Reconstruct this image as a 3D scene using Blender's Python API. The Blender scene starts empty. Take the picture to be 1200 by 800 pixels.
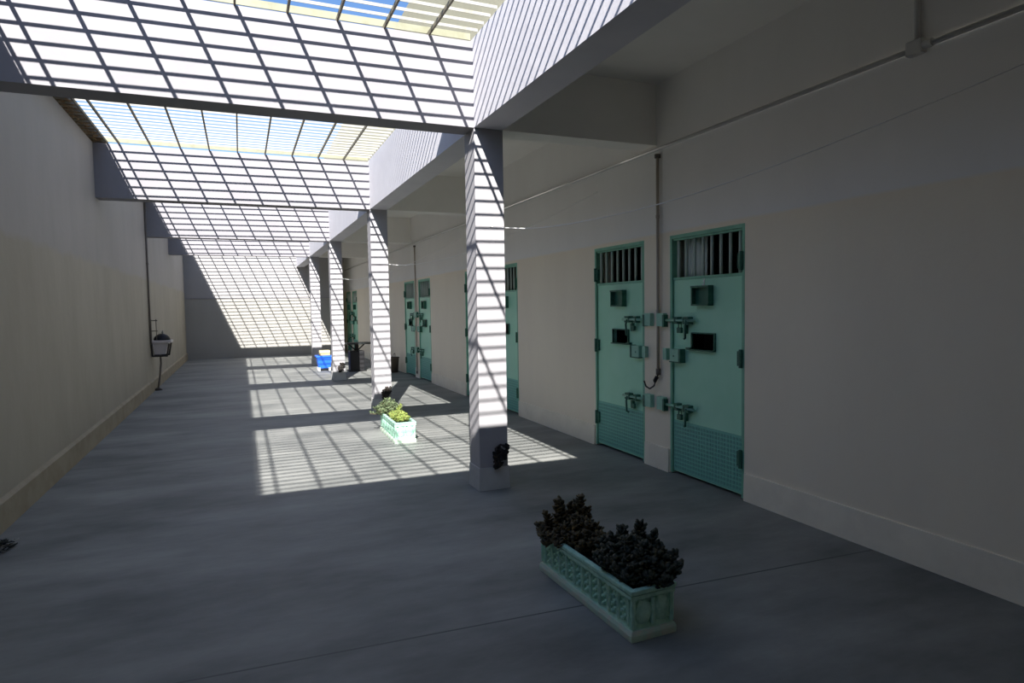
import bpy, bmesh, math, random
from mathutils import Vector, Matrix
random.seed(7)
R = random.random
C = bpy.context.scene.collection
sc = bpy.context.scene

# ---------------------------------------------------------------- measured layout (metres)
XL, XR = -1.70, 3.72            # left wall face, right wall face
C0, C1 = 1.872, 2.133           # column / edge beam faces
YB = [5.21, 9.96, 14.82, 19.28] # front faces of the cross beams and columns
YF = 23.98                      # far wall of the yard
YE = 25.7                       # end of the covered walk
YN = -3.2                       # wall behind the camera
ZB, ZT = 3.115, 3.825           # beam underside / top
TB = .25                        # beam thickness
ZC = 3.69                       # walk ceiling
ROOF_Y = 1.06                   # solid roof ends here
SUN = Vector((.43, 1.275, -1.0)) # direction light travels

# ---------------------------------------------------------------- materials
def mat(name, col, rough=.6, noise=None, bump=None, metal=0., spec=.4):
    m = bpy.data.materials.new(name); m.use_nodes = True
    nt = m.node_tree; b = nt.nodes['Principled BSDF']
    b.inputs['Roughness'].default_value = rough
    b.inputs['Metallic'].default_value = metal
    b.inputs['Specular IOR Level'].default_value = spec
    b.inputs['Base Color'].default_value = (*col, 1)
    geo = nt.nodes.new('ShaderNodeTexCoord')
    if noise:
        scale, col2, lo, hi = noise
        n = nt.nodes.new('ShaderNodeTexNoise'); n.inputs['Scale'].default_value = scale
        n.inputs['Detail'].default_value = 6; n.inputs['Roughness'].default_value = .6
        nt.links.new(geo.outputs['Object'], n.inputs['Vector'])
        mr = nt.nodes.new('ShaderNodeMapRange'); mr.inputs[1].default_value = lo; mr.inputs[2].default_value = hi
        nt.links.new(n.outputs['Fac'], mr.inputs[0])
        mx = nt.nodes.new('ShaderNodeMix'); mx.data_type = 'RGBA'
        mx.inputs[6].default_value = (*col, 1); mx.inputs[7].default_value = (*col2, 1)
        nt.links.new(mr.outputs[0], mx.inputs[0]); nt.links.new(mx.outputs[2], b.inputs['Base Color'])
    if bump:
        scale, strength = bump
        n2 = nt.nodes.new('ShaderNodeTexNoise'); n2.inputs['Scale'].default_value = scale; n2.inputs['Detail'].default_value = 5
        nt.links.new(geo.outputs['Object'], n2.inputs['Vector'])
        bp = nt.nodes.new('ShaderNodeBump'); bp.inputs['Strength'].default_value = strength; bp.inputs['Distance'].default_value = .01
        nt.links.new(n2.outputs['Fac'], bp.inputs['Height']); nt.links.new(bp.outputs[0], b.inputs['Normal'])
    return m

def wall_mat(name, up, up2, low, low2, zline, wob, bump=(9, .25)):
    """two-tone painted masonry: cream dado below zline, greyish white above"""
    m = bpy.data.materials.new(name); m.use_nodes = True
    nt = m.node_tree; b = nt.nodes['Principled BSDF']; b.inputs['Roughness'].default_value = .65
    b.inputs['Specular IOR Level'].default_value = .3
    N = nt.nodes.new; L = nt.links.new
    tc = N('ShaderNodeTexCoord')
    mp = N('ShaderNodeMapping'); mp.inputs['Scale'].default_value = (1, 1, .35); L(tc.outputs['Object'], mp.inputs[0])
    n = N('ShaderNodeTexNoise'); n.inputs['Scale'].default_value = 1.6; n.inputs['Detail'].default_value = 7; n.inputs['Roughness'].default_value = .62
    L(mp.outputs[0], n.inputs['Vector'])
    mr = N('ShaderNodeMapRange'); mr.inputs[1].default_value = .35; mr.inputs[2].default_value = .68; L(n.outputs['Fac'], mr.inputs[0])
    def mix(a, c):
        x = N('ShaderNodeMix'); x.data_type = 'RGBA'; x.inputs[6].default_value = (*a, 1); x.inputs[7].default_value = (*c, 1)
        L(mr.outputs[0], x.inputs[0]); return x
    a, c = mix(up, up2), mix(low, low2)
    sx = N('ShaderNodeSeparateXYZ'); L(tc.outputs['Object'], sx.inputs[0])
    nw = N('ShaderNodeTexNoise'); nw.inputs['Scale'].default_value = 2.5; nw.inputs['Detail'].default_value = 4; L(tc.outputs['Object'], nw.inputs['Vector'])
    ma = N('ShaderNodeMath'); ma.operation = 'MULTIPLY_ADD'; ma.inputs[1].default_value = wob; L(nw.outputs['Fac'], ma.inputs[0]); L(sx.outputs['Z'], ma.inputs[2])
    st = N('ShaderNodeMapRange'); st.inputs[1].default_value = zline + wob*.5 - .01 - wob*.15; st.inputs[2].default_value = zline + wob*.5 + .01 + wob*.15
    L(ma.outputs[0], st.inputs[0])
    x = N('ShaderNodeMix'); x.data_type = 'RGBA'; L(st.outputs[0], x.inputs[0]); L(c.outputs[2], x.inputs[6]); L(a.outputs[2], x.inputs[7])
    L(x.outputs[2], b.inputs['Base Color'])
    n2 = N('ShaderNodeTexNoise'); n2.inputs['Scale'].default_value = bump[0]; n2.inputs['Detail'].default_value = 6; L(tc.outputs['Object'], n2.inputs['Vector'])
    bp = N('ShaderNodeBump'); bp.inputs['Strength'].default_value = bump[1]; bp.inputs['Distance'].default_value = .012
    L(n2.outputs['Fac'], bp.inputs['Height']); L(bp.outputs[0], b.inputs['Normal'])
    return m

def floor_mat():
    m = bpy.data.materials.new('painted_concrete'); m.use_nodes = True
    nt = m.node_tree; b = nt.nodes['Principled BSDF']; N = nt.nodes.new; L = nt.links.new
    b.inputs['Specular IOR Level'].default_value = .35
    tc = N('ShaderNodeTexCoord')
    n = N('ShaderNodeTexNoise'); n.inputs['Scale'].default_value = 1.1; n.inputs['Detail'].default_value = 9; n.inputs['Roughness'].default_value = .65
    mp = N('ShaderNodeMapping'); mp.inputs['Scale'].default_value = (.55, 1.3, 1); L(tc.outputs['Object'], mp.inputs[0]); L(mp.outputs[0], n.inputs['Vector'])
    cr = N('ShaderNodeMapRange'); cr.inputs[1].default_value = .33; cr.inputs[2].default_value = .7; L(n.outputs['Fac'], cr.inputs[0])
    x = N('ShaderNodeMix'); x.data_type = 'RGBA'; x.inputs[6].default_value = (.128, .135, .131, 1); x.inputs[7].default_value = (.335, .337, .316, 1); L(cr.outputs[0], x.inputs[0])
    # saw-cut joints across the slab every 4.65 m
    sx = N('ShaderNodeSeparateXYZ'); L(tc.outputs['Object'], sx.inputs[0])
    def M(op, a, bb, c=None):
        q = N('ShaderNodeMath'); q.operation = op
        for i, v in enumerate((a, bb, c)):
            if v is None: continue
            if isinstance(v, (int, float)): q.inputs[i].default_value = v
            else: L(v, q.inputs[i])
        return q.outputs[0]
    sh = M('MULTIPLY_ADD', sx.outputs['X'], .05, sx.outputs['Y'])
    d = M('PINGPONG', M('SUBTRACT', sh, 3.04), 2.325)
    line = M('MULTIPLY', M('LESS_THAN', d, .006), M('MULTIPLY', n.outputs['Fac'], 1.7))
    x2 = N('ShaderNodeMix'); x2.data_type = 'RGBA'; L(line, x2.inputs[0]); L(x.outputs[2], x2.inputs[6]); x2.inputs[7].default_value = (.07, .075, .075, 1)
    L(x2.outputs[2], b.inputs['Base Color'])
    rr = N('ShaderNodeMapRange'); rr.inputs[3].default_value = .5; rr.inputs[4].default_value = .75; L(n.outputs['Fac'], rr.inputs[0]); L(rr.outputs[0], b.inputs['Roughness'])
    n2 = N('ShaderNodeTexNoise'); n2.inputs['Scale'].default_value = 14; n2.inputs['Detail'].default_value = 6; L(tc.outputs['Object'], n2.inputs['Vector'])
    bp = N('ShaderNodeBump'); bp.inputs['Strength'].default_value = .15; bp.inputs['Distance'].default_value = .01
    L(n2.outputs['Fac'], bp.inputs['Height']); L(bp.outputs[0], b.inputs['Normal'])
    return m

M_white = mat('white_paint_dimmed_for_sun', (.258, .248, .265), .7, (3, (.28, .27, .287), .35, .7), (12, .2))  # same white paint as the edge beam, colour darkened to offset full sun
M_edge = mat('white_paint_for_grazing_sun', (.62, .605, .64), .7, (3, (.67, .655, .685), .35, .7), (12, .2))  # same white paint, colour kept light where the sun only grazes
M_col = mat('white_paint_dimmed_column', (.345, .335, .35), .7, (3, (.38, .37, .38), .35, .7), (12, .2))  # same white paint, colour darkened for sunlit columns, less than the cross beams
M_ceil = mat('ceiling_paint', (.82, .80, .75), .8, (2, (.86, .84, .79), .35, .7), (10, .2))
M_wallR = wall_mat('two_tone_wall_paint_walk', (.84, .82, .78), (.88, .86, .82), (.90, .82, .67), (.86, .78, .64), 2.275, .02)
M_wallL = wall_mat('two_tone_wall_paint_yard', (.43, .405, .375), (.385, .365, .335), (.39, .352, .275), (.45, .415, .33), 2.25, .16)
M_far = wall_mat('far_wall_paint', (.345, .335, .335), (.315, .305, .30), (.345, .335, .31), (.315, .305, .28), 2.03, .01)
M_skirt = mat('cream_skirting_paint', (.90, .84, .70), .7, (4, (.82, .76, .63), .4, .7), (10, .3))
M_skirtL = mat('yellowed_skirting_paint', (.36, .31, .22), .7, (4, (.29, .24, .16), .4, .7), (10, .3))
M_plinth = mat('column_plinth_paint', (.50, .50, .48), .7, (6, (.44, .44, .42), .4, .7), (12, .2))
M_floor = floor_mat()
M_parapet = mat('weathered_brown_render', (.20, .14, .09), .9, (12, (.34, .24, .15), .4, .65), (20, .5))
M_dead = mat('dead_leaf', (.24, .15, .08), .9, (30, (.42, .29, .16), .4, .65))
M_upper = mat('cream_upper_wall', (.36, .335, .235), .8, (2, (.33, .305, .215), .4, .7))
M_bar = mat('cream_painted_bar', (.30, .295, .27), .5, (8, (.27, .255, .20), .45, .7))
M_end = mat('yellowed_end_bar_paint', (.235, .235, .165), .6, (9, (.2, .195, .125), .45, .7))
M_support = mat('dull_painted_bar', (.17, .15, .10), .6, (9, (.11, .09, .06), .45, .7))
M_green = mat('mint_door_paint', (.39, .78, .58), .45, (3, (.43, .81, .62), .4, .7), (30, .06))
M_green2 = mat('mint_frame_paint', (.22, .52, .37), .5, (6, (.17, .43, .30), .4, .7))
M_gdark = mat('dark_green_fitting_paint', (.03, .13, .085), .5, (20, (.06, .20, .14), .4, .7))
M_gmid = mat('worn_green_fitting_paint', (.28, .55, .43), .5, (20, (.33, .60, .48), .4, .7))
M_barpale = mat('pale_green_bar_paint', (.55, .64, .57), .5)
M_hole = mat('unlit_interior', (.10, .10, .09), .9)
M_num = mat('white_number_paint', (.9, .92, .88), .7)
M_cloth = mat('white_curtain_cloth', (.85, .9, .86), .9)
M_metal = mat('dull_padlock_metal', (.22, .24, .22), .4, metal=.6)
M_pipe = mat('painted_conduit', (.60, .59, .56), .55)
M_pipe2 = mat('brown_painted_pipe', (.46, .40, .33), .55)
M_pipe3 = mat('grey_brown_pipe', (.16, .14, .12), .6)
M_cable = mat('black_cable', (.015, .015, .015), .5)
M_rope = mat('white_cord', (.92, .91, .88), .8)
M_plg = mat('planter_mint_paint', (.50, .80, .64), .6, (26, (.38, .68, .52), .42, .60), (90, .4))
M_plw = mat('planter_worn_base', (.52, .70, .56), .7, (15, (.62, .66, .54), .45, .6), (30, .3))
M_soil = mat('dark_soil', (.03, .022, .015), .95, (60, (.06, .045, .03), .4, .6), (60, .8))
M_leafD = mat('dark_succulent_leaf', (.022, .032, .018), .5, (35, (.05, .045, .02), .45, .62))
M_leafB = mat('bronze_succulent_leaf', (.055, .042, .018), .5, (35, (.14, .10, .035), .45, .62))
M_leafY = mat('yellow_green_leaf', (.25, .28, .07), .5, (35, (.16, .24, .05), .42, .62))
M_leafG = mat('grey_green_leaf', (.16, .20, .10), .6, (35, (.10, .14, .07), .42, .62))
M_leafK = mat('blackish_leaf', (.012, .012, .011), .6, (35, (.03, .018, .012), .45, .62))
M_stem = mat('woody_stem', (.10, .075, .04), .8)
M_sink = mat('white_enamel', (.62, .57, .56), .35)
M_black = mat('black_plastic', (.012, .012, .014), .5)
M_dkmetal = mat('dark_iron', (.03, .025, .022), .6)
M_blue = mat('bright_blue_plastic', (.02, .13, .72), .4)
M_navy = mat('navy_plastic', (.012, .025, .13), .5)
M_foam = mat('cream_foam', (.68, .58, .34), .9, (12, (.6, .5, .28), .4, .7))
M_offw = mat('offwhite_plastic', (.62, .63, .66), .5)
M_dktop = mat('dark_table_top', (.03, .035, .035), .4)
M_brown = mat('brown_plastic_tub', (.13, .10, .08), .7)
M_debris = mat('dry_debris', (.02, .022, .018), .9)
M_debris2 = mat('pale_scrap', (.35, .36, .33), .9)

# ---------------------------------------------------------------- helpers
class MB:
    def __init__(s): s.bm = bmesh.new()
    def box(s, x0, x1, y0, y1, z0, z1, bev=0.):
        b = bmesh.new()
        vs = [b.verts.new((x, y, z)) for x in (x0, x1) for y in (y0, y1) for z in (z0, z1)]
        for f in ((0,1,3,2),(4,6,7,5),(0,4,5,1),(2,3,7,6),(0,2,6,4),(1,5,7,3)): b.faces.new([vs[i] for i in f])
        bmesh.ops.recalc_face_normals(b, faces=b.faces)
        if bev: bmesh.ops.bevel(b, geom=b.edges[:], offset=bev, segments=2, affect='EDGES', profile=.7)
        return s.add(b)
    def slat(s, y):          # flat bar on edge, laid a touch out of square
        b = bmesh.new(); k = (XL-.02-C0)*.013
        vs = [b.verts.new((x, y+o+d, z)) for x, o in ((XL-.02, k), (C0, 0)) for d in (-.0025, .0025) for z in (.027, .051)]
        for f in ((0,1,3,2),(4,6,7,5),(0,4,5,1),(2,3,7,6),(0,2,6,4),(1,5,7,3)): b.faces.new([vs[i] for i in f])
        return s.add(b)
    def frustum(s, c, z0, z1, a0, b0, a1, b1, bev=0.):
        """rectangular taper: half sizes a (x), b (y) at bottom and top"""
        b = bmesh.new(); vs = []
        for z, a, d in ((z0, a0, b0), (z1, a1, b1)):
            vs += [b.verts.new((c[0]+sx*a, c[1]+sy*d, z)) for sx, sy in ((-1,-1),(1,-1),(1,1),(-1,1))]
        b.faces.new(vs[3::-1]); b.faces.new(vs[4:])
        for i in range(4): b.faces.new((vs[i], vs[(i+1)%4], vs[4+(i+1)%4], vs[4+i]))
        bmesh.ops.recalc_face_normals(b, faces=b.faces)
        if bev: bmesh.ops.bevel(b, geom=b.edges[:], offset=bev, segments=2, affect='EDGES', profile=.7)
        return s.add(b)
    def tube(s, pts, r, n=10, r2=None, cap=True):
        pts = [Vector(p) for p in pts]; rings = []
        for i, p in enumerate(pts):
            t = (pts[min(i+1, len(pts)-1)] - pts[max(i-1, 0)]).normalized()
            a = t.cross(Vector((0, 0, 1)) if abs(t.z) < .9 else Vector((1, 0, 0))).normalized(); b = t.cross(a)
            rr = r if r2 is None else r + (r2-r)*i/max(1, len(pts)-1)
            rings.append([s.bm.verts.new(p + rr*(a*math.cos(2*math.pi*k/n) + b*math.sin(2*math.pi*k/n))) for k in range(n)])
        for A, B in zip(rings, rings[1:]):
            for k in range(n): s.bm.faces.new((A[k], A[(k+1) % n], B[(k+1) % n], B[k]))
        if cap: s.bm.faces.new(rings[0][::-1]); s.bm.faces.new(rings[-1])
        return s
    def lathe(s, c, prof, n=20):
        rings = [[s.bm.verts.new((c[0]+r*math.cos(2*math.pi*k/n), c[1]+r*math.sin(2*math.pi*k/n), c[2]+z)) for k in range(n)] for r, z in prof]
        for A, B in zip(rings, rings[1:]):
            for k in range(n): s.bm.faces.new((A[k], A[(k+1) % n], B[(k+1) % n], B[k]))
        s.bm.faces.new(rings[0][::-1]); s.bm.faces.new(rings[-1]); return s
    def blob(s, c, r, sub=1, rot=None):
        b = bmesh.new(); bmesh.ops.create_icosphere(b, subdivisions=sub, radius=1)
        mtx = Matrix.Translation(c) @ (rot or Matrix()) @ Matrix.Diagonal((*r, 1))
        bmesh.ops.transform(b, matrix=mtx, verts=b.verts); return s.add(b)
    def add(s, b):
        off = {v: s.bm.verts.new(v.co) for v in b.verts}
        for f in b.faces: s.bm.faces.new([off[v] for v in f.verts])
        b.free(); return s
    def build(s, name, m, parent=None, smooth=False):
        bmesh.ops.recalc_face_normals(s.bm, faces=s.bm.faces)
        me = bpy.data.meshes.new(name); s.bm.to_mesh(me); s.bm.free(); me.materials.append(m)
        if smooth:
            for p in me.polygons: p.use_smooth = True
        o = bpy.data.objects.new(name, me); C.objects.link(o)
        if parent: o.parent = parent
        return o

def tag(o, label=None, cat=None, group=None, kind=None):
    if label: o['label'] = label
    if cat: o['category'] = cat
    if group: o['group'] = group
    if kind: o['kind'] = kind
    return o
def struct(o, label, cat, group=None): return tag(o, label, cat, group, 'structure')
def empty(name, loc=(0, 0, 0), rz=0.):
    o = bpy.data.objects.new(name, None); C.objects.link(o); o.location = loc; o.rotation_euler.z = rz; o.empty_display_size = .1
    return o
def kids(o): return list(o.children)
def copy_tree(o, parent=None):
    c = o.copy(); C.objects.link(c)
    if parent: c.parent = parent
    for ch in kids(o): copy_tree(ch, c)
    return c

# ---------------------------------------------------------------- doors' positions (needed for the wall)
DW = .97; DH = 2.235
# (lock edge y, direction of u)
DOORS = [(5.00, -1), (5.42, 1), (9.58, -1), (10.00, 1), (14.25, -1), (14.62, 1), (23.55, -1), (23.93, 1)]
spans = sorted((min(y, y+d*DW), max(y, y+d*DW)) for y, d in DOORS)

# ---------------------------------------------------------------- room shell
struct(MB().box(XL-.3, XR+.35, YN, YE+.2, -.12, 0).build('floor', M_floor), 'grey blue painted concrete floor of the long yard', 'floor')
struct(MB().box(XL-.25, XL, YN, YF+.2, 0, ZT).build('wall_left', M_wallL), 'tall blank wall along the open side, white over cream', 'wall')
struct(MB().box(XL-.26, -1.58, ROOF_Y-.4, YF, ZT+.058, ZT+.064).build('flashing', M_parapet), 'rusty brown flashing strip along the top of the long blank wall', 'flashing')
lf = MB()
for k in range(1500):
    x = -1.69 + .10*R()**1.2; yy = ROOF_Y + .3 + (YF-2)*R()
    b_ = bmesh.new(); bmesh.ops.create_icosphere(b_, subdivisions=1, radius=1)
    bmesh.ops.transform(b_, matrix=Matrix.Translation((x, yy, ZT+.002+.054*R())) @ Matrix.Rotation(R()*6.28, 4, 'Z') @ Matrix.Rotation((R()-.5)*1.2, 4, 'X') @ Matrix.Diagonal((.03, .014, .003, 1)), verts=b_.verts)
    lf.add(b_)
tag(lf.build('dead_leaves', M_dead), 'brown dead leaves caught in the bars along the top of the long blank wall', 'dead leaves', None, 'stuff')
w = MB(); y = YN
for a, b in spans + [(YE+.2, YE+.2)]:
    w.box(XR, XR+.25, y, a, 0, ZC)
    if b > a: w.box(XR, XR+.25, a, b, DH, ZC)
    y = b
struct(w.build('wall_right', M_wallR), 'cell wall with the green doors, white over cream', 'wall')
sk = MB(); y = YN
for a, b in spans + [(YE, YE)]:
    if a - y > .02: sk.frustum(((XR-.001), (y+a)/2), 0, .225, .02, (a-y)/2-.012, .014, (a-y)/2-.012, .004)
    y = b
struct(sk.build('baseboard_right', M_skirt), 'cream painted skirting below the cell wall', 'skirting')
s = MB(); bm = s.bm
ys = (YN+.02, YF-.01)
v = [bm.verts.new((x, yy, z)) for yy in ys for x, z in ((XL+.002, 0), (XL+.035, 0), (XL+.03, .205), (XL+.002, .235))]
bm.faces.new(v[3::-1]); bm.faces.new(v[4:])
for i in range(4): bm.faces.new((v[i], v[(i+1) % 4], v[4+(i+1) % 4], v[4+i]))
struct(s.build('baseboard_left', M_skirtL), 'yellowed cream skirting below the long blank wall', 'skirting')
struct(MB().box(XL, 3.12, YF, YF+.2, 0, ZT).build('wall_far', M_far), 'far end wall crossed by the big lattice shadow', 'wall')
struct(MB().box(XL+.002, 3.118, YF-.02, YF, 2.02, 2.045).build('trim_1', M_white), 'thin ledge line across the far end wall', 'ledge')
struct(MB().box(3.0, 3.12, YF+.2, YE, 0, ZC).box(3.0, XR, YE, YE+.2, 0, ZC).build('wall_end', M_wallR), 'dim wall closing the covered walk at its far end', 'wall')
struct(MB().box(XL-.25, XR+.25, YN-.2, YN, 0, ZT).build('wall_back', M_wallR), 'wall behind the camera', 'wall')
# roof over the walk + upper storey wall, roof over the near end
struct(MB().box(C1, XR+.25, YN, YE+.2, ZC, ZT).build('ceiling', M_ceil), 'grey white ceiling over the covered walk', 'ceiling')
struct(MB().box(XL-.28, C1, YN, ROOF_Y, ZC, ZT).build('roof', M_ceil), 'solid roof over the near end of the yard', 'roof')
struct(MB().box(2.15, 2.4, YN, YE+.2, ZT, 5.55).build('wall_upper', M_upper), 'cream upper wall rising above the grating beside the covered walk', 'wall')
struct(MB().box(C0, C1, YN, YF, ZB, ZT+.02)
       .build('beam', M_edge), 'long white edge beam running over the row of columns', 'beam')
lab = ['nearest column, its tall white face striped with sunlight', 'second column from the camera, standing behind the small sunlit planter',
       'third column from the camera, beside the blue tub', 'farthest column, behind the blue tub']
labB = ['nearest deep white beam across the open yard, sunlit lattice on its face', 'second deep white beam across the open yard, first one seen through the gap',
        'third deep white beam across the yard, seen below the second', 'farthest deep white beam across the yard, just before the end wall']
labW = ['dark beam over the covered walk from the nearest column to the wall', 'beam over the covered walk from the second column to the wall',
        'beam over the covered walk from the third column to the wall', 'beam over the covered walk from the farthest column to the wall']
for i, y in enumerate(YB):
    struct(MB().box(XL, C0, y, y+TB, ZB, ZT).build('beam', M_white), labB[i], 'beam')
    struct(MB().box(C1, XR, y, y+TB, ZB, ZC).build('beam', M_ceil), labW[i], 'beam')
    col = empty('column', (0, 0, 0)); struct(col, lab[i], 'column')
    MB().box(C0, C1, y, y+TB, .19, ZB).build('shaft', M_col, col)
    p = MB().frustum(((C0+C1)/2, y+TB/2), 0, .2, .146, .142, .139, .134, .006).build('plinth', M_plinth, col)
# unseen cells behind the doors
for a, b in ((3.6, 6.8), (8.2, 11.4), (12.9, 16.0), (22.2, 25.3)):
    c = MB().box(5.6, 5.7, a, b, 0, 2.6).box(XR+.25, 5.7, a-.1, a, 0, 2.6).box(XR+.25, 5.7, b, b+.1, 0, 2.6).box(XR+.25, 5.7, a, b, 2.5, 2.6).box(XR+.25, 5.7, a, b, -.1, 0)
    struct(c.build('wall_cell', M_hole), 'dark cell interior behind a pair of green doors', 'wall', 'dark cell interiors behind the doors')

# ---------------------------------------------------------------- roof grilles
SUPX = [1.50, 1.135, .77, .405, .04, -.32, -.68, -1.035, -1.405, -1.54]
labG = ['steel bar grille over the nearest open bay, blue sky showing through', 'steel bar grille over the second open bay, before the second beam',
        'steel bar grille over the third open bay, nearly edge on', 'steel bar grille over the fourth open bay, hidden behind the beams', 'steel bar grille over the last bay by the end wall']
ends = [ROOF_Y] + [y+TB for y in YB]
for i in range(5):
    y0 = ends[i]; y1 = YB[i] if i < 4 else YF
    g = empty('roof_grille', (0, y0, ZT)); tag(g, labG[i], 'grille', 'grilles over the open bays')
    m = MB(); yy = y1 - .134
    while yy > y0 + .02:
        m.slat(yy-y0); yy -= .145
    m.build('slat_panel', M_bar, g)
    for x in SUPX:
        MB().box(x-.008, x+.008, -.04, y1-y0+.06, -.002, .029).build('support_bar', M_support, g)
    MB().box(XL, C0, y1-y0+.05, y1-y0+.062, .03, .085).build('end_bar', M_end, g)

# ---------------------------------------------------------------- cell doors
def make_door(sgn):
    """built with lock edge of the frame at local y = 0; u grows along sgn*y; local x = 0 is the wall face (towards +x is inside)"""
    root = empty('door')
    def bx(m, u0, u1, z0, z1, x0, x1, bev=0.):
        a, b = sorted((sgn*u0, sgn*u1)); return m.box(x0, x1, a, b, z0, z1, bev)
    f = MB()
    bx(f, 0, .03, .012, DH, -.012, .08, .003); bx(f, DW-.03, DW, .012, DH, -.012, .08, .003); bx(f, .03, DW-.03, DH-.032, DH, -.012, .08, .003)
    f.build('frame', M_green2, root)
    # leaf: plate with the food slot cut through
    S0, S1, SZ0, SZ1 = .31, .60, 1.195, 1.335
    l = MB()
    for u0, u1, z0, z1 in ((.034, S0, .52, 1.83), (S1, DW-.034, .52, 1.83), (S0, S1, .52, SZ0), (S0, S1, SZ1, 1.83), (.034, DW-.034, .03, .52)):
        bx(l, u0, u1, z0, z1, .008, .045)
    leaf = l.build('leaf', M_green, root)
    tr = MB(); bx(tr, .034, DW-.034, 1.82, 1.845, .0, .045, .003); bx(tr, .034, DW-.034, 2.185, 2.2, .0, .045, .002); tr.build('bar_rail', M_green2, root)
    for k in range(8):
        u = .085 + k*.114
        MB().tube([(.025, sgn*u, 1.84), (.025, sgn*u, 2.19)], .014, 8).build('bar', M_barpale, root, True)
    # raised kick plate with a grid of round heads
    kp = MB(); bx(kp, .036, DW-.036, .04, .515, .002, .008)
    kick = kp.build('kick_plate', M_gkick, root)
    st = MB()
    for i in range(24):
        for j in range(12):
            u = .06 + i*.037; z = .075 + j*.037
            bx(st, u-.011, u+.011, z-.011, z+.011, -.002, .0025)
    st.build('stud_grid', M_gstud, kick)
    # viewing box
    vb = MB(); bx(vb, .35, .365, 1.585, 1.755, -.05, .008); bx(vb, .565, .58, 1.585, 1.755, -.05, .008); bx(vb, .35, .58, 1.74, 1.757, -.055, .008); bx(vb, .35, .58, 1.583, 1.598, -.05, .008)
    vb.build('viewing_box', M_gdark, root)
    g = MB(); bx(g, .365, .565, 1.598, 1.74, -.008, .006); g.build('viewing_flap', M_gdark2, root)
    # slot lip and shelf
    sl = MB(); bx(sl, S0-.01, S1+.01, SZ0-.012, SZ0, -.03, .045); bx(sl, S0-.012, S0, SZ0, SZ1+.008, -.01, .045); bx(sl, S1, S1+.012, SZ0, SZ1+.008, -.01, .045); bx(sl, S0, S1, SZ1, SZ1+.01, -.01, .045); bx(sl, S0-.06, S0, SZ0-.008, SZ0+.012, -.03, .006)
    sl.build('food_slot', M_gdark, root)
    # lock case with strike
    lc = MB(); bx(lc, .045, .19, 1.065, 1.185, -.05, .008, .006); bx(lc, -.065, -.01, 1.075, 1.185, -.05, .0, .005)
    k = lc.build('lock_case', M_gmid, root)
    rim = MB(); bx(rim, .175, .2, 1.06, 1.19, -.055, .008, .003); bx(rim, .04, .19, 1.06, 1.07, -.055, .008); rim.build('lock_edge', M_gdark, k)
    MB().tube([(-.052, sgn*.1, 1.12), (-.046, sgn*.1, 1.12)], .009, 10).build('keyhole', M_gdark, k)
    # two slide bolts with padlocks
    for zc in (1.45, .65):
        b = MB(); b.tube([(-.03, -sgn*.05, zc), (-.03, sgn*.37, zc)], .013, 8)
        bolt = b.build('slide_bolt', M_gmid, root, True)
        kb = MB(); bx(kb, -.16, -.05, zc-.06, zc+.065, -.055, .0, .006); kb.build('keeper', M_gmid, bolt)
        ks = MB(); bx(ks, -.062, -.035, zc-.065, zc+.05, -.06, .0, .003); ks.build('keeper_edge', M_gdark, bolt)
        for u0, u1 in ((.1, .15), (.23, .31)):
            gd = MB(); bx(gd, u0, u1, zc-.032, zc-.014, -.048, .008); bx(gd, u0, u1, zc+.014, zc+.032, -.048, .008); bx(gd, u0, u0+.016, zc-.032, zc+.032, -.048, -.04)
            gd.build('guide', M_gdark, bolt)
        hd = MB().tube([(-.04, sgn*.27, zc), (-.052, sgn*.275, zc-.05), (-.05, sgn*.27, zc-.16), (-.04, sgn*.245, zc-.165)], .01, 8)
        hd.build('bolt_handle', M_gdark, bolt, True)
        pl = MB(); bx(pl, .14, .2, zc-.115, zc-.065, -.045, -.018, .006); pl.tube([(-.03, sgn*.15, zc-.07), (-.03, sgn*.15, zc-.03), (-.03, sgn*.19, zc-.03), (-.03, sgn*.19, zc-.07)], .005, 6)
        pl.build('padlock', M_gdark, bolt)
        hs = MB(); bx(hs, .215, .24, zc-.12, zc-.04, -.02, .008); hs.build('hasp', M_gdark, bolt)
    for zc in (1.94, 1.15, .33):
        h = MB().tube([(-.022, sgn*(DW-.03), zc-.075), (-.022, sgn*(DW-.03), zc+.075)], .016, 8)
        bx(h, DW-.075, DW-.03, zc-.06, zc+.06, -.02, .008)
        h.build('hinge', M_gdark, root)
    return root
M_gkick = mat('kick_plate_paint', (.21, .56, .46), .5)
M_gstud = mat('kick_plate_worn_paint', (.17, .43, .37), .5)
M_gdark2 = mat('viewing_flap_paint', (.05, .17, .12), .3)
labD = ['large mint green steel cell door nearest the camera, with a white cloth behind its bars',
        'mint green cell door just left of the nearest one, across the vertical pipe',
        'green cell door half hidden just right of the nearest column',
        'green cell door almost wholly hidden by the nearest column, hinge edge showing',
        'right one of the distant pair of green doors between the first two columns',
        'left one of the distant pair of green doors between the first two columns',
        'nearer of the two farthest green doors, above the black pedestal table',
        'very last green door by the dim end of the covered walk']
proto = {1: make_door(1), -1: make_door(-1)}; used = set()
near = None
for n, (y, d) in enumerate(DOORS):
    if d in used: o = copy_tree(proto[d])
    else: o = proto[d]; used.add(d)
    o.name = 'door_%d' % (n+1); o.location = (XR+.01, y, 0)
    struct(o, labD[n], 'door', 'green steel cell doors')
    if n == 0: near = o
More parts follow.
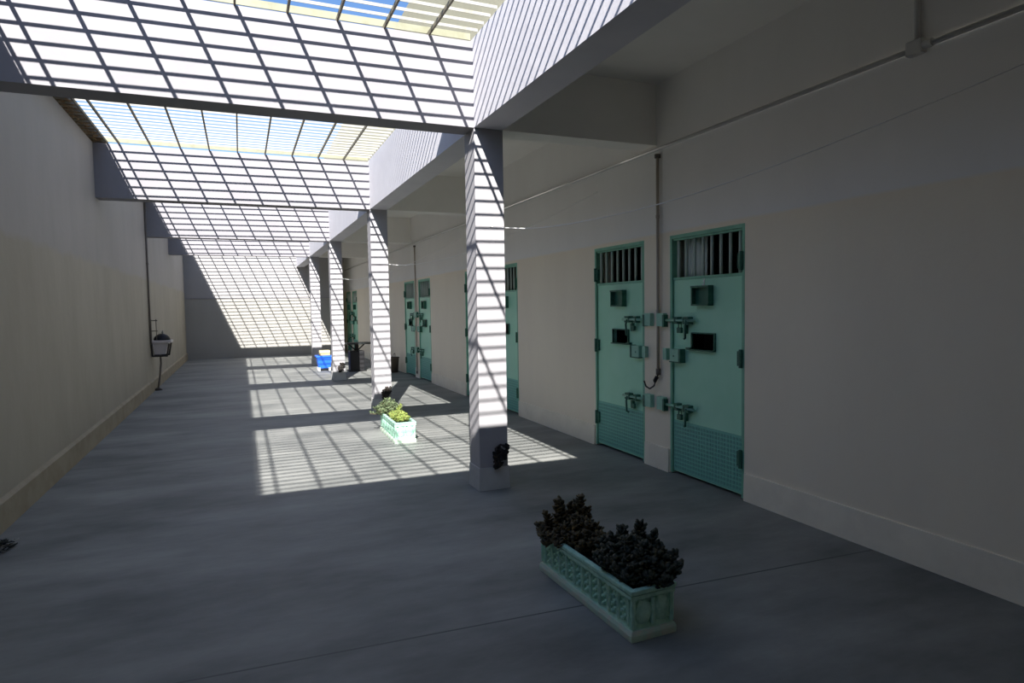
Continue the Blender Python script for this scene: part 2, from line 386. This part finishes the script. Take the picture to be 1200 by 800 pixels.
# painted number on the nearest door, worn patch on its neighbour
fc = bpy.data.curves.new('number', 'FONT'); fc.body = '3'; fc.size = .1; fc.offset = .002; fc.extrude = .0008; fc.align_x = 'CENTER'
tmp = bpy.data.objects.new('number', fc); C.objects.link(tmp)
bpy.context.view_layer.update()
me = bpy.data.meshes.new_from_object(tmp.evaluated_get(bpy.context.evaluated_depsgraph_get()))
bpy.data.objects.remove(tmp)
me.transform(Matrix.Translation((.004, -.455, 1.762)) @ Matrix(((0, 0, -1, 0), (-1, 0, 0, 0), (0, 1, 0, 0), (0, 0, 0, 1))))
me.materials.clear(); me.materials.append(M_num)
no = bpy.data.objects.new('painted_number', me); C.objects.link(no); no.parent = near; no['label'] = 'white painted number 3'
# cloth behind the bars of the nearest door
cl = MB(); pr = []
for k in range(41):
    u = .06 + k*.0085; pr.append((.115 + .018*math.sin(k*.75) + .006*math.sin(k*1.9), 5.0 - u))
for z0, z1 in ((1.70, 2.205),):
    a = [[cl.bm.verts.new((XR+x+dx, y, z)) for x, y in pr] for z in (z0, z1) for dx in (0, .004)]
    for r0, r1 in ((a[0], a[2]), (a[1], a[3]), (a[0], a[1]), (a[2], a[3])):
        for k in range(40): cl.bm.faces.new((r0[k], r0[k+1], r1[k+1], r1[k]))
    for k in (0, 40): cl.bm.faces.new((a[0][k], a[1][k], a[3][k], a[2][k]))
tag(cl.build('curtain', M_cloth, None, True), 'white cloth hanging behind the bars of the nearest green door', 'curtain')

# ---------------------------------------------------------------- pipes, conduit, cords
c = empty('conduit', (XR, 2.62, 3.07)); tag(c, 'thin conduit running the length of the cell wall under the ceiling', 'conduit')
MB().tube([(-.022, -5.8, 0), (-.022, 22.5, 0)], .016, 10).build('run', M_pipe, c, True)
MB().tube([(-.022, 0, .02), (-.022, 0, ZC-3.075)], .018, 10).build('riser', M_pipe, c, True)
MB().box(-.055, -.001, -.05, .05, -.04, .045, .012).tube([(-.03, -.10, 0), (-.03, -.05, 0)], .024, 10).build('junction_box', M_pipe, c)
for n, (y, l) in enumerate(((5.16, 'vertical brown pipe between the two nearest green doors'), (9.79, 'vertical brown pipe behind the nearest column'), (14.43, 'vertical brown pipe between the distant pair of green doors'))):
    zb = .92 if n == 0 else .1
    p = empty('wall_pipe', (XR-.024, y, zb)); tag(p, l, 'pipe', 'vertical pipes between door pairs')
    MB().tube([(0, 0, 0), (0, 0, 3.02-zb)], .015, 10).build('pipe', M_pipe2, p, True)
    MB().tube([(0, 0, 2.985-zb), (0, 0, 3.02-zb)], .028, 12).build('collar', M_pipe3, p, True)
    MB().tube([(0, 0, 0), (0, 0, .06)], .022, 10).build('end_fitting', M_pipe3, p, True)
    if n == 0:
        for zz in (.6, 1.5): MB().tube([(0, 0, zz), (0, 0, zz+.03)], .019, 10).build('clip', M_pipe2, p)
cb = empty('cable', (XR-.02, 5.17, .90)); tag(cb, 'short black cable end looping from the pipe beside the nearest doors', 'cable')
MB().tube([(0, 0, .02), (-.02, .0, -.03), (-.025, .03, -.09), (-.025, .10, -.125), (-.02, .17, -.11), (-.015, .21, -.06)], .008, 8).build('lead', M_cable, cb, True)
MB().tube([(-.008, .0, .0), (-.02, .02, -.035)], .02, 8).blob((-.02, .02, -.04), (.02, .022, .02)).build('plug', M_cable, cb, True)
def cord(name, pts, r, label):
    # smooth the polyline
    q = [Vector(p) for p in pts]; out = []
    for i in range(len(q)-1):
        p0, p1, p2, p3 = q[max(i-1, 0)], q[i], q[i+1], q[min(i+2, len(q)-1)]
        for k in range(6):
            t = k/6; out.append(.5*((2*p1)+(p2-p0)*t+(2*p0-5*p1+4*p2-p3)*t*t+(3*p1-p0-3*p2+p3)*t**3))
    out.append(q[-1])
    return tag(MB().tube(out, r, 6).build(name, M_rope, None, True), label, 'cord', 'white cords strung across the covered walk')
base = [(2.0, 5.205, 2.29), (2.133, 5.2, 2.283), (2.303, 4.889, 2.25), (2.51, 4.398, 2.258), (2.772, 3.776, 2.313), (3.063, 3.087, 2.44), (3.401, 2.285, 2.644), (3.511, 2.024, 2.718), (3.71, 1.55, 2.86)]
cord('washing_line', base, .0045, 'white cord sagging from the nearest column across to the cell wall')
cord('washing_line', [(x, y+4.75, z) for x, y, z in base], .0045, 'white cord sagging from the second column towards the cell wall')
cord('washing_line', [(x, y+9.61, z) for x, y, z in base], .0045, 'white cord sagging from the third column towards the cell wall')

# ---------------------------------------------------------------- planters
def make_planter():
    L, W = .475, .125
    root = empty('planter')
    MB().frustum((0, 0), 0, .035, W+.006, L+.006, W+.008, L+.008, .006).frustum((0, 0), .033, .05, W+.007, L+.007, W+.001, L+.001, .003).build('base', M_plw, root)
    b = bmesh.new(); m = MB()
    # hollow body: outer taper, with an open top
    rows = [(.05, -.010), (.068, -.024), (.203, -.020), (.222, 0)]
    rings = []
    for z, o in rows: rings.append([m.bm.verts.new((sx*(W+o), sy*(L+o), z)) for sx, sy in ((-1,-1),(1,-1),(1,1),(-1,1))])
    for z, o in ((.222, -.025), (.17, -.028)): rings.append([m.bm.verts.new((sx*(W+o), sy*(L+o), z)) for sx, sy in ((-1,-1),(1,-1),(1,1),(-1,1))])
    for A, B in zip(rings, rings[1:]):
        for i in range(4): m.bm.faces.new((A[i], A[(i+1)%4], B[(i+1)%4], B[i]))
    m.bm.faces.new(rings[0][::-1]); m.bm.faces.new(rings[-1])
    for s in (-1, 1):       # relief on the long sides: ribs and strings of beads
        for k in range(11):
            y = -L+.045 + k*(2*L-.09)/10
            m.tube([(s*(W-.018), y, .064), (s*(W-.014), y, .205)], .014, 8)
            if k < 10:
                yy = y + (2*L-.09)/20
                for q in range(7): m.blob((s*(W-.018), yy + .012*(-1)**q, .078+q*.019), (.014, .016, .0125), 1)
                m.blob((s*(W-.009), yy, .205), (.008, .022, .010), 1)
        for x in (-.052, .052):   # two swelling panels on each end
            m.blob((x, s*(L-.020), .135), (.052, .026, .068), 2)
        m.tube([(0, s*(L-.010), .066), (0, s*(L-.008), .2)], .012, 6)
        for x in (-W+.012, W-.012): m.tube([(x, s*(L-.012), .06), (x, s*(L-.008), .205)], .012, 6)
    m.build('body', M_plg, root)
    r = MB()
    for x0, x1, y0, y1 in ((-W-.008, -W+.024, -L-.008, L+.008), (W-.024, W+.008, -L-.008, L+.008), (-W+.02, W-.02, -L-.008, -L+.024), (-W+.02, W-.02, L-.024, L+.008)):
        r.box(x0, x1, y0, y1, .228, .25, .006)
    for s in (-1, 1):
        r.box(s*(W)-.004, s*(W)+.004, -L, L, .205, .224); r.box(-W, W, s*L-.004, s*L+.004, .205, .224)
    r.build('rim', M_plg, root)
    so = MB(); nx, ny = 6, 22
    g = [[so.bm.verts.new((-W+.02+(2*W-.04)*i/nx, -L+.02+(2*L-.04)*j/ny, .2+.018*R())) for i in range(nx+1)] for j in range(ny+1)]
    for j in range(ny):
        for i in range(nx): so.bm.faces.new((g[j][i], g[j][i+1], g[j+1][i+1], g[j+1][i]))
    so.build('soil', M_soil, root)
    return root
P1 = make_planter(); P1.location = (1.765, 3.0, 0); P1.rotation_euler.z = math.radians(1.6)
tag(P1, 'mint green ornate trough planter in the dim foreground, dark succulents in it', 'planter', 'mint green trough planters')
P2 = copy_tree(P1); P2.location = (1.765, 7.96, 0); P2.rotation_euler.z = math.radians(-1.2)
tag(P2, 'mint green ornate trough planter standing in the sun patch before the second column', 'planter')

def leaf_rot(az, el): return Matrix.Rotation(az, 4, 'Z') @ Matrix.Rotation(-el, 4, 'Y')
def plant(name, loc, stems, mleaf, label, leaf=(.022, .015, .007), per=62, spread=.026, group='plants in the trough planters'):
    root = empty(name, loc); tag(root, label, 'plant', group)
    st, fo = MB(), MB()
    b0 = sorted(stems, key=lambda q: q[1])
    st.tube([(q[0], q[1], -.004) for q in b0], .008, 6)
    for (x0, y0, x1, y1, z, sp) in stems:
        a, b = Vector((x0, y0, 0)), Vector((x1, y1, z)); mid = (a+b)/2 + Vector(((R()-.5)*.02, (R()-.5)*.02, 0))
        st.tube([a, mid, b - Vector((0, 0, .01))], .006, 6, .003)
        n = int(per * max(.6, z/.25))
        for k in range(n):
            t = .12 + .9*(k/n); p = a.lerp(mid, t*2) if t < .5 else mid.lerp(b, t*2-1)
            az = k*2.4 + R()*.6; el = .15 + .9*t*R() + .35*t
            q = sp*(.45+.55*math.sin(math.pi*min(1, .25+t*.72)))*(.65+.5*R())
            d = Vector((math.cos(az)*math.cos(el), math.sin(az)*math.cos(el), math.sin(el)))
            s = .75+.5*R()
            fo.blob(p + d*q, (leaf[0]*s, leaf[1]*s, leaf[2]*s), 1, leaf_rot(az, el))
    st.build('stem', M_stem, root); fo.build('foliage', mleaf, root, True)
    return root
def clump(cx, cy, rx, ry, n, zlo, zhi, sp=.034):
    o = []
    for k in range(n):
        a = k*2.4; r = math.sqrt((k+.5)/n); x, y = cx+rx*r*math.cos(a), cy+ry*r*math.sin(a)
        o.append((cx+(x-cx)*.45, cy+(y-cy)*.6, x, y, zlo+(zhi-zlo)*(1-r*r)*(.8+.4*R()) , sp))
    return o
# far end of the near planter: upright bronze stems
plant('succulent', (1.765, 3.0, .212), [(-.06, .40, -.12, .43, .14, .036), (-.05, .36, -.09, .34, .235, .03), (-.03, .38, -.03, .42, .215, .03), (.0, .36, -.01, .33, .21, .03), (.02, .34, .05, .30, .25, .036), (.04, .40, .07, .40, .19, .03), (.05, .33, .10, .31, .18, .034)]
      + [(-.07, .26+.03*k, -.15-.03*R(), .22+.035*k, -.01+.07*R(), .04) for k in range(8)] + clump(0, .2, .13, .22, 24, .06, .15, .04),
      M_leafB, 'bronze upright succulent at the back of the foreground planter', (.022, .015, .007), 70)
plant('succulent', (1.765, 3.0, .212), clump(.06, -.27, .21, .24, 38, .05, .16, .048) + [(.05, -.12, .08, -.10, .185, .04), (.03, -.16, .0, -.12, .16, .036), (.08, -.2, .13, -.19, .225, .042), (.1, -.26, .17, -.26, .19, .042), (.05, -.24, .07, -.25, .18, .036), (.1, -.36, .21, -.42, .08, .042), (.1, -.3, .24, -.34, .10, .042), (0, -.05, .02, -.03, .12, .036)],
      M_leafD, 'dark bushy succulent at the front of the foreground planter', (.025, .017, .008), 74)
# the sunlit planter
plant('succulent', (1.765, 7.96, .212), clump(0, -.12, .115, .30, 30, .04, .10, .036) + [(.02, .1, .06, .12, .13, .03), (.05, .2, .1, .22, .14, .03)], M_leafY, 'yellow green leafy plant filling the sunlit planter', (.024, .015, .005), 44)
plant('shrub', (1.765, 7.96, .212), clump(-.04, .34, .16, .15, 26, .06, .21, .045) + [(-.03, .3, -.24, .25, .12, .04), (-.04, .33, -.28, .33, .05, .04)], M_leafG, 'grey green shrub spilling from the back end of the sunlit planter', (.022, .010, .004), 44)

# dark sprigs low on the columns
def sprig(i, label):
    root = empty('leaf_sprig', (2.03, YB[i]-.004, .2)); tag(root, label, 'sprig', 'dark sprigs fixed low on the columns')
    MB().tube([(0, .003, -.01), (-.005, -.012, .05), (.0, -.02, .16)], .006, 6).tube([(.0, -.015, .08), (.04, -.03, .15)], .005, 6).build('stem', M_stem, root)
    f = MB()
    for k in range(90):
        z = .0 + .19*R(); w = .016 + .052*math.sin(math.pi*min(1, (z-.0)/.24))
        x = (R()*2-1)*w + .03*(z-.06)/.1; yy = -.03 - .02*R()
        f.blob((x, yy, z), (.026*(.6+R()*.6), .009, .015), 1, Matrix.Rotation(R()*6.28, 4, 'Y') @ Matrix.Rotation((R()-.5)*.8, 4, 'Z'))
    f.build('foliage', M_leafK, root)
sprig(0, 'black leafy sprig fixed low on the front of the nearest column')
sprig(1, 'dark brown leafy sprig low on the second column, above the sunlit shrub')
sprig(2, 'dark forked leafy sprig low on the third column')

# ---------------------------------------------------------------- sink on the long wall
sy = 14.80
sk = empty('wall_sink', (XL, sy, 0)); tag(sk, 'small white wall sink with iron brackets on the long blank wall', 'sink')
bs = MB()
def ring(x0, x1, y0, y1, z): return [bs.bm.verts.new(p) for p in ((x0, y0, z), (x1, y0, z), (x1, y1, z), (x0, y1, z))]
rg = [ring(.06, .25, .05, .35, .74), ring(.03, .32, .0, .42, .98), ring(.05, .30, .03, .39, .98), ring(.08, .24, .07, .33, .78)]
for A, B in zip(rg, rg[1:]):
    for i in range(4): bs.bm.faces.new((A[i], A[(i+1)%4], B[(i+1)%4], B[i]))
bs.bm.faces.new(rg[0][::-1]); bs.bm.faces.new(rg[-1]); bs.build('basin', M_sink, sk)
rm = MB()
for b in ((0, .375, -.03, .03), (0, .375, .39, .45), (0, .05, .03, .39), (.30, .375, .03, .39)): rm.box(b[0], b[1], b[2], b[3], .975, 1.025, .008)
rm.build('rim', M_sink, sk)
for y in (-.01, .43):
    k = MB(); k.tube([(.012, y, .97), (.03, y, .70)], .018, 6).tube([(.335, y, .96), (.29, y, .70)], .018, 6).tube([(.03, y, .71), (.30, y, .71)], .02, 6)
    k.build('bracket', M_dkmetal, sk)
MB().tube([(.15, .2, .76), (.155, .18, .55), (.13, .16, .3), (.09, .14, .03)], .019, 10).build('drain_pipe', M_pipe3, sk, True)
MB().lathe((.09, .14, 0), [(.075, .0), (.075, .02), (.04, .045), (.03, .05)], 14).build('drain_flange', M_dkmetal, sk)
tp = MB()
for x in (.025, .115): tp.tube([(x, .02, 1.02), (x, .02, 1.46)], .008, 6)
for z in (1.22, 1.43): tp.tube([(.0, .02, z), (.14, .02, z)], .01, 6)
tp.build('supply_pipe', M_pipe3, sk)
MB().tube([(.2, .30, 1.02), (.2, .30, 1.18), (.2, .25, 1.21), (.2, .2, 1.17)], .012, 8).build('tap', M_metal, sk, True)
bw = tag(MB().lathe((XL+.19, sy+.2, 1.026), [(.155, 0), (.155, .02), (.14, .06), (.10, .10), (.05, .125), (.03, .13)], 20).build('bowl', M_black, None, True), 'upturned black bowl resting on the white wall sink', 'bowl')
sp = empty('wall_pipe', (XL+.022, 14.70, .95)); tag(sp, 'thin dark pipe running down the long blank wall to the sink', 'pipe')
MB().tube([(0, 0, 0), (0, 0, 2.85)], .018, 8).build('pipe', M_pipe3, sp, True)
MB().tube([(0, 0, 1.6), (0, 0, 1.63)], .024, 8).build('clip', M_pipe3, sp)

# ---------------------------------------------------------------- things by the far columns
t = empty('tub', (1.975, 17.5, 0)); tag(t, 'bright blue plastic tub on small feet before the farthest column', 'tub')
b = MB(); rg = []
for z, a, d in ((.07, .14, .15), (.37, .19, .19), (.37, .17, .17), (.10, .125, .13)): rg.append([b.bm.verts.new((sx*a, sy_*d, z)) for sx, sy_ in ((-1,-1),(1,-1),(1,1),(-1,1))])
for A, B in zip(rg, rg[1:]):
    for i in range(4): b.bm.faces.new((A[i], A[(i+1)%4], B[(i+1)%4], B[i]))
b.bm.faces.new(rg[0][::-1]); b.bm.faces.new(rg[-1]); b.build('body', M_blue, t)
r = MB()
for bb in ((-.21, .21, -.21, -.17), (-.21, .21, .17, .21), (-.21, -.17, -.17, .17), (.17, .21, -.17, .17)): r.box(*bb, .36, .40, .006)
r.build('rim', M_blue, t)
MB().box(-.165, .165, -.165, .165, .30, .335).build('black_inset', M_black, t)  # black slab below the rim, makes the tub's opening dark
for sx in (-1, 1):
    for s2 in (-1, 1): MB().frustum((sx*.13, s2*.13), 0, .09, .022, .022, .035, .035, .004).build('foot', M_offw, t)
tag(MB().box(1.87, 2.14, 17.43, 17.66, .40, .53, .02).build('foam_block', M_foam), 'cream block lying across the top of the blue tub', 'block')
nb = empty('bin', (2.32, 17.72, 0)); tag(nb, 'narrow navy bin between the blue tub and the third column', 'bin')
MB().frustum((0, 0), 0, .5, .09, .09, .115, .115, .01).build('body', M_navy, nb); MB().frustum((0, 0), .5, .545, .125, .125, .11, .11, .01).build('lid', M_navy, nb)

tb = empty('pedestal_table', (2.74, 16.9, 0)); tag(tb, 'black pedestal table with boxy base behind the second column', 'table')
MB().box(-.28, .40, -.28, .28, .70, .735, .006).build('tabletop', M_dktop, tb)
MB().box(-.20, .17, -.16, .16, .02, .53, .02).build('cabinet', M_black, tb)
MB().box(-.24, .21, -.2, .2, 0, .03, .006).build('base', M_black, tb)
MB().tube([(0, 0, .52), (0, 0, .70)], .05, 12).build('post', M_dkmetal, tb)
for s in (-1, 1): MB().tube([(s*.04, 0, .55), (s*.2, 0, .695)], .016, 8).build('brace', M_dkmetal, tb)
tu = empty('bucket', (3.50, 16.0, 0)); tag(tu, 'brown bucket on the ground against the cell wall beyond the second column', 'bucket')
b = MB().lathe((0, 0, 0), [(.10, 0), (.135, .36), (.145, .36), (.145, .385), (.12, .385), (.09, .03)], 20); b.build('body', M_brown, tu, True)
MB().tube([(0, -.14, .36), (.02, -.09, .45), (.03, 0, .48), (.02, .09, .45), (0, .14, .36)], .006, 6).build('handle', M_dkmetal, tu, True)

d = empty('leaf_litter', (-1.60, 5.33, 0)); tag(d, 'small heap of dark dead leaves at the foot of the long blank wall', 'leaf heap')
f = MB()
for k in range(60):
    a = R()*6.28; q = math.sqrt(R()); f.blob((.02+.09*q*math.cos(a), .12*q*math.sin(a), .012+.09*(1-q)*R()), (.03*(.6+R()*.6), .014, .004), 1, Matrix.Rotation(R()*6.28, 4, 'Z') @ Matrix.Rotation((R()-.5)*1.4, 4, 'Y'))
f.build('leaves', M_debris, d)
f = MB()
for k in range(5): f.blob((.08+.06*R(), -.02+.14*R(), .012+.03*R()), (.015, .01, .003), 1, Matrix.Rotation(R()*6.28, 4, 'Z') @ Matrix.Rotation((R()-.5), 4, 'Y'))
f.build('pale_scraps', M_debris2, d)

# ---------------------------------------------------------------- light
w = bpy.data.worlds.new('sky'); sc.world = w; w.use_nodes = True
nt = w.node_tree; bg = nt.nodes['Background']
sky = nt.nodes.new('ShaderNodeTexSky'); sky.sky_type = 'NISHITA'; sky.sun_disc = False
sky.sun_elevation = math.radians(36.8); sky.sun_rotation = math.atan2(-SUN.x, -SUN.y)
sky.air_density = 1.0; sky.dust_density = .8; sky.ozone_density = 7.0
nt.links.new(sky.outputs[0], bg.inputs[0]); bg.inputs[1].default_value = SKY = .125
sl = bpy.data.lights.new('sun', 'SUN'); sl.energy = 8.2; sl.angle = math.radians(.45); sl.color = (1, .97, .93)
so = bpy.data.objects.new('sun', sl); C.objects.link(so); so.rotation_euler = SUN.to_track_quat('-Z', 'Y').to_euler(); so.location = (-3, -8, 12)

# ---------------------------------------------------------------- camera (solved from the photograph)
F, yaw, pitch, roll, H = 754.13, .3981, .0541, -.0156, 1.6
fw = Vector((math.sin(yaw)*math.cos(pitch), math.cos(yaw)*math.cos(pitch), -math.sin(pitch)))
r0 = Vector((math.cos(yaw), -math.sin(yaw), 0)); u0 = r0.cross(fw)
r = r0*math.cos(roll) + u0*math.sin(roll); u = -r0*math.sin(roll) + u0*math.cos(roll)
cam = bpy.data.cameras.new('camera'); co = bpy.data.objects.new('camera', cam); C.objects.link(co)
mw = Matrix((r, u, -fw)).transposed().to_4x4(); mw.translation = (0, 0, H); co.matrix_world = mw
cam.sensor_width = 36; cam.lens = F/1200*36; cam.clip_start = .05; cam.clip_end = 300
sc.camera = co
vs = sc.view_settings; vs.view_transform = 'Standard'; vs.look = 'None'; vs.gamma = 1; vs.exposure = 0.75; vs.use_curve_mapping = False
sc.cycles.diffuse_bounces = 8; sc.cycles.max_bounces = 12
